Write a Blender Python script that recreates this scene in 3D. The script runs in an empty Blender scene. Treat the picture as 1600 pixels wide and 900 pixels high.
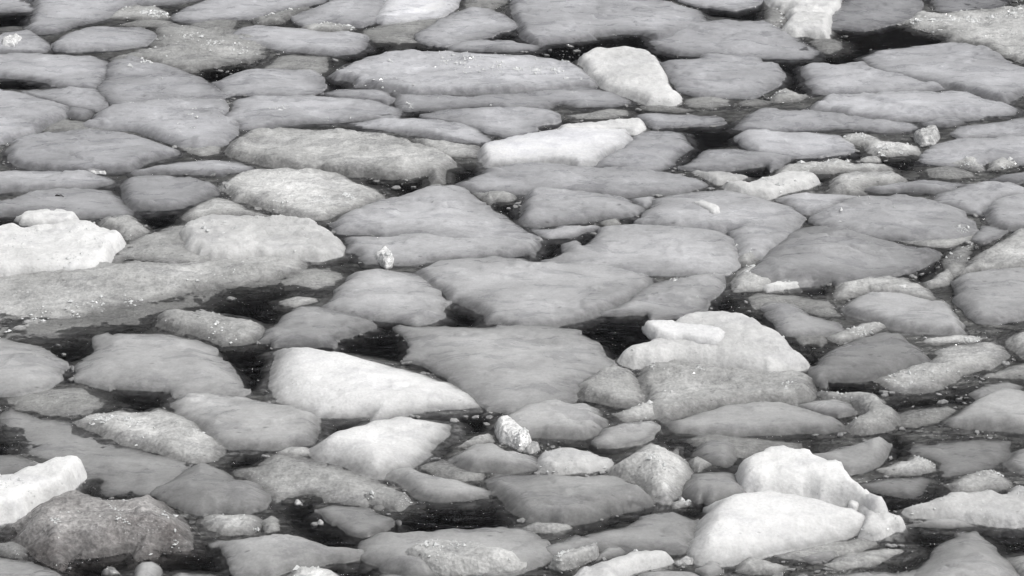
import bpy, math, random
import numpy as np
from mathutils import Vector, noise
from mathutils.geometry import delaunay_2d_cdt
R = math.radians
DENOISE = True
sc = bpy.context.scene
C = sc.collection

# ---------------------------------------------------------------- camera, sky, sun, exposure
CAM_H, DEP, LENS = 8.0, R(21.0), 85.0
cam = bpy.data.objects.new('camera', bpy.data.cameras.new('camera'))
C.objects.link(cam)
cam.data.lens = LENS
cam.data.sensor_width = 36.0
cam.data.clip_end = 5000
cam.location = (0, 0, CAM_H)
cam.rotation_euler = (R(90) - DEP, 0, 0)
sc.camera = cam

SUN_EL, SUN_AZ = R(58), R(115)          # direction the light comes FROM, azimuth clockwise from +Y
w = bpy.data.worlds.new('World')
sc.world = w
w.use_nodes = True
nt = w.node_tree
nt.nodes.clear()
sky = nt.nodes.new('ShaderNodeTexSky')
sky.sky_type = 'NISHITA'
sky.sun_disc = False
sky.sun_elevation = SUN_EL
sky.sun_rotation = SUN_AZ
sky.air_density = 1.0
sky.dust_density = 4.0
hs = nt.nodes.new('ShaderNodeHueSaturation')
hs.inputs['Saturation'].default_value = 0.12      # grey overcast light
bg = nt.nodes.new('ShaderNodeBackground')
bg.inputs['Strength'].default_value = 0.075
wo = nt.nodes.new('ShaderNodeOutputWorld')
nt.links.new(sky.outputs[0], hs.inputs['Color'])
nt.links.new(hs.outputs[0], bg.inputs['Color'])
nt.links.new(bg.outputs[0], wo.inputs['Surface'])

sl = bpy.data.lights.new('sun', 'SUN')
sl.energy = 1.5
sl.angle = R(14)
sl.color = (1.0, 0.985, 0.96)
sun = bpy.data.objects.new('sun', sl)
C.objects.link(sun)
sd = Vector((math.sin(SUN_AZ) * math.cos(SUN_EL), math.cos(SUN_AZ) * math.cos(SUN_EL), math.sin(SUN_EL)))
sun.rotation_euler = (-sd).to_track_quat('-Z', 'Y').to_euler()

sc.view_settings.view_transform = 'Standard'
sc.view_settings.look = 'None'
sc.view_settings.gamma = 1.0
sc.view_settings.use_curve_mapping = False
sc.view_settings.exposure = 0.36
sc.cycles.use_denoising = DENOISE
sc.cycles.max_bounces = 8
sc.cycles.transparent_max_bounces = 20
sc.cycles.volume_bounces = 0
sc.cycles.caustics_reflective = False
sc.cycles.caustics_refractive = False

# ---------------------------------------------------------------- picture pixel (1600 x 900) -> point on the plane z
FWD = np.array([0, math.cos(DEP), -math.sin(DEP)])
UP = np.array([0, math.sin(DEP), math.cos(DEP)])
RIGHT = np.array([1.0, 0, 0])
def at(px, py, z=0.0):
    k = 36.0 / LENS / 1600.0
    d = FWD + RIGHT * ((px - 800) * k) + UP * ((450 - py) * k)
    t = (z - CAM_H) / d[2]
    return np.array([d[0] * t, d[1] * t])

# ---------------------------------------------------------------- materials
def N(t, typ, **kw):
    n = t.nodes.new(typ)
    for k, v in kw.items():
        setattr(n, k, v)
    return n
def mix_rgb(t, typ, fac, a, b):
    n = N(t, 'ShaderNodeMix', data_type='RGBA', blend_type=typ)
    for sock, v in ((n.inputs[0], fac), (n.inputs[6], a), (n.inputs[7], b)):
        if hasattr(v, 'links'):
            t.links.new(v, sock)
        else:
            sock.default_value = v
    return n.outputs[2]
def ramp(t, src, stops):
    n = N(t, 'ShaderNodeValToRGB')
    el = n.color_ramp.elements
    while len(el) < len(stops):
        el.new(0.5)
    for e, (p, c) in zip(el, stops):
        e.position = p
        e.color = (c, c, c, 1) if not isinstance(c, tuple) else c
    t.links.new(src, n.inputs[0])
    return n.outputs[0]
def mapped(t, scale, rot=0.0):
    g = N(t, 'ShaderNodeNewGeometry')
    m = N(t, 'ShaderNodeMapping')
    m.inputs['Scale'].default_value = scale
    m.inputs['Rotation'].default_value = (0, 0, rot)
    t.links.new(g.outputs['Position'], m.inputs['Vector'])
    return m.outputs[0]
def noise_tex(t, vec, scale, detail=4.0, rough=0.55, dist=0.0):
    n = N(t, 'ShaderNodeTexNoise')
    n.inputs['Scale'].default_value = scale
    n.inputs['Detail'].default_value = detail
    n.inputs['Roughness'].default_value = rough
    n.inputs['Distortion'].default_value = dist
    t.links.new(vec, n.inputs['Vector'])
    return n.outputs['Fac']
def voro(t, vec, scale, feature='F1', rnd=1.0):
    n = N(t, 'ShaderNodeTexVoronoi', feature=feature)
    n.inputs['Scale'].default_value = scale
    n.inputs['Randomness'].default_value = rnd
    t.links.new(vec, n.inputs['Vector'])
    return n
def bump(t, h, strength, dist, prev=None):
    n = N(t, 'ShaderNodeBump')
    n.inputs['Strength'].default_value = strength
    n.inputs['Distance'].default_value = dist
    t.links.new(h, n.inputs['Height'])
    if prev is not None:
        t.links.new(prev, n.inputs['Normal'])
    return n.outputs[0]
def new_mat(name):
    m = bpy.data.materials.new(name)
    m.use_nodes = True
    t = m.node_tree
    t.nodes.clear()
    out = N(t, 'ShaderNodeOutputMaterial')
    return m, t, out

def ice_material(name, kind):
    """kind: smooth, granular, snow, dirty"""
    m, t, out = new_mat(name)
    p = N(t, 'ShaderNodeBsdfPrincipled')
    info = N(t, 'ShaderNodeObjectInfo')
    v = mapped(t, (1, 1, 1))
    vs = mapped(t, (0.55, 2.2, 1.0), 0.15)
    col = info.outputs['Color']
    amp = {'smooth': .16, 'granular': .26, 'snow': .09, 'dirty': .34}[kind]
    big = ramp(t, noise_tex(t, v, 2.1, 5, .6, .4), [(.3, 1 - amp), (.7, 1 + amp * .8)])
    col = mix_rgb(t, 'MULTIPLY', 1.0, col, big)
    streak = ramp(t, noise_tex(t, vs, 7.0, 5, .65, .8), [(.3, 1 - amp * .38), (.7, 1 + amp * .3)])
    col = mix_rgb(t, 'MULTIPLY', 1.0, col, streak)
    # milky clouds of trapped air, and glassy wet patches where the frost has melted off
    milk = ramp(t, noise_tex(t, mapped(t, (.8, 1.25, 1.0), .4), 1.15, 3, .5, .3), [(.32, .86), (.66, 1.10)])
    col = mix_rgb(t, 'MULTIPLY', 1.0, col, milk)
    wet = ramp(t, noise_tex(t, mapped(t, (.75, 1.5, 1.0), -.2), 2.9, 6, .62, .5), [(.50, 0.0), (.62, 1.0)])
    wd = {'smooth': .84, 'granular': .82, 'snow': .92, 'dirty': .66}[kind]
    col = mix_rgb(t, 'MIX', wet, col, mix_rgb(t, 'MULTIPLY', 1.0, col, (wd, wd, wd * 1.01, 1)))
    fine = noise_tex(t, v, 46.0, 4, .7)
    fa = {'smooth': .12, 'granular': .20, 'snow': .10, 'dirty': .34}[kind]
    col = mix_rgb(t, 'MULTIPLY', 1.0, col, ramp(t, fine, [(.3, 1 - fa), (.72, 1 + fa * .8)]))
    mid = noise_tex(t, mapped(t, (.8, 1.5, 1.0), -.1), 17.0, 5, .7, .6)
    ma = {'smooth': .075, 'granular': .20, 'snow': .06, 'dirty': .32}[kind]
    col = mix_rgb(t, 'MULTIPLY', 1.0, col, ramp(t, mid, [(.32, 1 - ma), (.68, 1 + ma * .8)]))
    # sparse grey pits and air pockets
    vd = voro(t, mapped(t, (.7, 1.4, 1.0)), 10.0 if kind != 'smooth' else 6.0)
    pit = ramp(t, vd.outputs['Distance'], [(.05, 1.0), (.13, 0.0)])
    gate = ramp(t, noise_tex(t, v, 1.7, 2), [(.44, 0.0), (.54, 1.0)])
    pf = mix_rgb(t, 'MULTIPLY', 1.0, pit, gate)
    pd = {'smooth': .60, 'granular': .42, 'snow': .72, 'dirty': .4}[kind]
    dark = mix_rgb(t, 'MULTIPLY', 1.0, col, (pd, pd, pd, 1))
    col = mix_rgb(t, 'MIX', pf, col, dark)
    # frosty white grains
    if kind != 'smooth':
        vg = voro(t, v, 42.0)
        gr = ramp(t, vg.outputs['Distance'], [(.10, 1.0), (.24, 0.0)])
        gg = ramp(t, noise_tex(t, v, 4.3, 3), [(.5, 0.0), (.66, 1.0)])
        gf = mix_rgb(t, 'MULTIPLY', 1.0, gr, gg)
        col = mix_rgb(t, 'MIX', gf, col, (.82, .83, .83, 1))
    if kind == 'dirty':
        st = ramp(t, noise_tex(t, v, 1.6, 4, .6, .5), [(.42, 0.0), (.62, 1.0)])
        col = mix_rgb(t, 'MIX', st, col, mix_rgb(t, 'MULTIPLY', 1.0, col, (.58, .555, .55, 1)))
    t.links.new(col, p.inputs['Base Color'])
    r0 = {'smooth': .30, 'granular': .25, 'snow': .5, 'dirty': .22}[kind]
    t.links.new(ramp(t, wet, [(0.0, r0 + .12), (1.0, r0 * .55)]), p.inputs['Roughness'])
    p.inputs['Specular IOR Level'].default_value = {'smooth': .45, 'granular': .5, 'snow': .25, 'dirty': .5}[kind]
    p.inputs['IOR'].default_value = 1.31
    p.inputs['Subsurface Weight'].default_value = {'smooth': .7, 'granular': .4, 'snow': .6, 'dirty': .3}[kind]
    p.inputs['Subsurface Radius'].default_value = (1, 1, 1)
    p.inputs['Subsurface Scale'].default_value = .06
    b = bump(t, noise_tex(t, v if kind != 'smooth' else mapped(t, (.8, 1.3, 1.0)), 7.0, 6, .62), {'smooth': .30, 'granular': .6, 'snow': .4, 'dirty': .9}[kind], .03)
    b = bump(t, noise_tex(t, v, 60.0, 5, .7), {'smooth': .14, 'granular': .45, 'snow': .4, 'dirty': .7}[kind], .008, b)
    if kind != 'smooth':
        b = bump(t, voro(t, v, 30.0).outputs['Distance'], {'granular': .6, 'snow': .35, 'dirty': .8}[kind], .012, b)
    t.links.new(b, p.inputs['Normal'])
    # thin rims of the floe are clear ice: opacity follows the thickness stored on the mesh, broken up by air bubbles
    at_ = N(t, 'ShaderNodeAttribute', attribute_name='thickness')
    nz = N(t, 'ShaderNodeMapRange')
    nz.inputs['From Min'].default_value, nz.inputs['From Max'].default_value = .25, .75
    nz.inputs['To Min'].default_value, nz.inputs['To Max'].default_value = -.5, .5
    t.links.new(noise_tex(t, v, 13.0, 6, .62), nz.inputs['Value'])
    inv = N(t, 'ShaderNodeMath', operation='SUBTRACT')
    inv.inputs[0].default_value = 1.06
    t.links.new(at_.outputs['Fac'], inv.inputs[1])
    ma_ = N(t, 'ShaderNodeMath', operation='MULTIPLY')
    t.links.new(nz.outputs[0], ma_.inputs[0])
    t.links.new(inv.outputs[0], ma_.inputs[1])
    mt_ = N(t, 'ShaderNodeMath', operation='MULTIPLY')
    t.links.new(ma_.outputs[0], mt_.inputs[0])
    t.links.new(at_.outputs['Fac'], mt_.inputs[1])
    ad = N(t, 'ShaderNodeMath', operation='MULTIPLY_ADD', use_clamp=True)
    t.links.new(mt_.outputs[0], ad.inputs[0])
    ad.inputs[1].default_value = .9
    t.links.new(at_.outputs['Fac'], ad.inputs[2])
    t.links.new(ad.outputs[0], p.inputs['Alpha'])
    t.links.new(p.outputs[0], out.inputs['Surface'])
    return m

def clear_material():
    m, t, out = new_mat('clear_ice')
    p = N(t, 'ShaderNodeBsdfPrincipled')
    info = N(t, 'ShaderNodeObjectInfo')
    v = mapped(t, (1, 1, 1))
    cr = noise_tex(t, v, 26.0, 5, .75, 1.2)
    col = mix_rgb(t, 'MULTIPLY', 1.0, info.outputs['Color'], ramp(t, cr, [(.3, .62), (.5, 1.1), (.7, 1.6)]))
    t.links.new(col, p.inputs['Base Color'])
    p.inputs['Roughness'].default_value = .12
    p.inputs['IOR'].default_value = 1.31
    p.inputs['Transmission Weight'].default_value = .08
    p.inputs['Coat Weight'].default_value = .3
    b = bump(t, voro(t, v, 18.0).outputs['Distance'], .8, .03)
    b = bump(t, cr, .6, .015, b)
    t.links.new(b, p.inputs['Normal'])
    t.links.new(p.outputs[0], out.inputs['Surface'])
    return m

def frost_material():
    m, t, out = new_mat('frost')
    p = N(t, 'ShaderNodeBsdfPrincipled')
    p.inputs['Base Color'].default_value = (.74, .75, .75, 1)
    p.inputs['Roughness'].default_value = .08
    p.inputs['IOR'].default_value = 1.31
    p.inputs['Coat Weight'].default_value = .5
    t.links.new(p.outputs[0], out.inputs['Surface'])
    return m

def water_material():
    m, t, out = new_mat('dark_water')
    v = mapped(t, (1.0, 2.8, 1.0), .06)
    h1 = noise_tex(t, v, 2.4, 4, .6, .6)
    h2 = noise_tex(t, v, 5.0, 4, .62, .7)
    b = bump(t, h1, 1.0, .22)
    b = bump(t, h2, 1.0, .16, b)
    gl = N(t, 'ShaderNodeBsdfGlossy')
    gl.inputs['Roughness'].default_value = .06
    gl.inputs['Color'].default_value = (WATER_SPEC, WATER_SPEC, WATER_SPEC * 1.04, 1)
    t.links.new(b, gl.inputs['Normal'])
    fr = N(t, 'ShaderNodeFresnel')
    fr.inputs['IOR'].default_value = 1.18
    t.links.new(bump(t, h2, 1.0, .30), fr.inputs['Normal'])
    tr = N(t, 'ShaderNodeBsdfTransparent')
    tr.inputs['Color'].default_value = (.97, .97, .97, 1)
    mx = N(t, 'ShaderNodeMixShader')
    t.links.new(fr.outputs[0], mx.inputs[0])
    t.links.new(tr.outputs[0], mx.inputs[1])
    t.links.new(gl.outputs[0], mx.inputs[2])
    t.links.new(mx.outputs[0], out.inputs['Surface'])
    va = N(t, 'ShaderNodeVolumeAbsorption')
    va.inputs['Color'].default_value = (0, 0, 0, 1)
    va.inputs['Density'].default_value = WATER_DENS
    t.links.new(va.outputs[0], out.inputs['Volume'])
    return m
WATER_SPEC, WATER_DENS = .50, 9.0

MAT = {'s': ice_material('smooth_ice', 'smooth'), 'g': ice_material('granular_ice', 'granular'),
       'w': ice_material('snowy_ice', 'snow'), 'r': ice_material('stained_ice', 'dirty'),
       'd': ice_material('drowned_ice', 'granular'), 'c': clear_material()}
FROST = frost_material()

# ---------------------------------------------------------------- water and its bed
def mesh_obj(name, verts, faces, mat, parent=None, smooth=True):
    me = bpy.data.meshes.new(name)
    me.from_pydata([tuple(v) for v in verts], [], faces)
    me.materials.append(mat)
    if smooth:
        me.polygons.foreach_set('use_smooth', [True] * len(me.polygons))
    me.update()
    o = bpy.data.objects.new(name, me)
    C.objects.link(o)
    o.parent = parent
    return o
def box(x0, y0, z0, x1, y1, z1):
    v = [(x0, y0, z0), (x1, y0, z0), (x1, y1, z0), (x0, y1, z0), (x0, y0, z1), (x1, y0, z1), (x1, y1, z1), (x0, y1, z1)]
    f = [(0, 3, 2, 1), (4, 5, 6, 7), (0, 1, 5, 4), (1, 2, 6, 5), (2, 3, 7, 6), (3, 0, 4, 7)]
    return v, f
water = mesh_obj('water', *box(-600, -200, -1.6, 600, 1500, 0.0), water_material(), smooth=False)
water['kind'] = 'structure'
mb, tb, ob = new_mat('seabed')
pb = N(tb, 'ShaderNodeBsdfPrincipled')
pb.inputs['Roughness'].default_value = .9
tb.links.new(ramp(tb, noise_tex(tb, mapped(tb, (1, 1, 1)), .8, 4), [(.3, .012), (.7, .03)]), pb.inputs['Base Color'])
tb.links.new(pb.outputs[0], ob.inputs['Surface'])
bed = mesh_obj('seabed_ground', [(-640, -240, -1.62), (640, -240, -1.62), (640, 1540, -1.62), (-640, 1540, -1.62)], [(0, 1, 2, 3)], mb, smooth=False)
bed['kind'] = 'structure'

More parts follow.
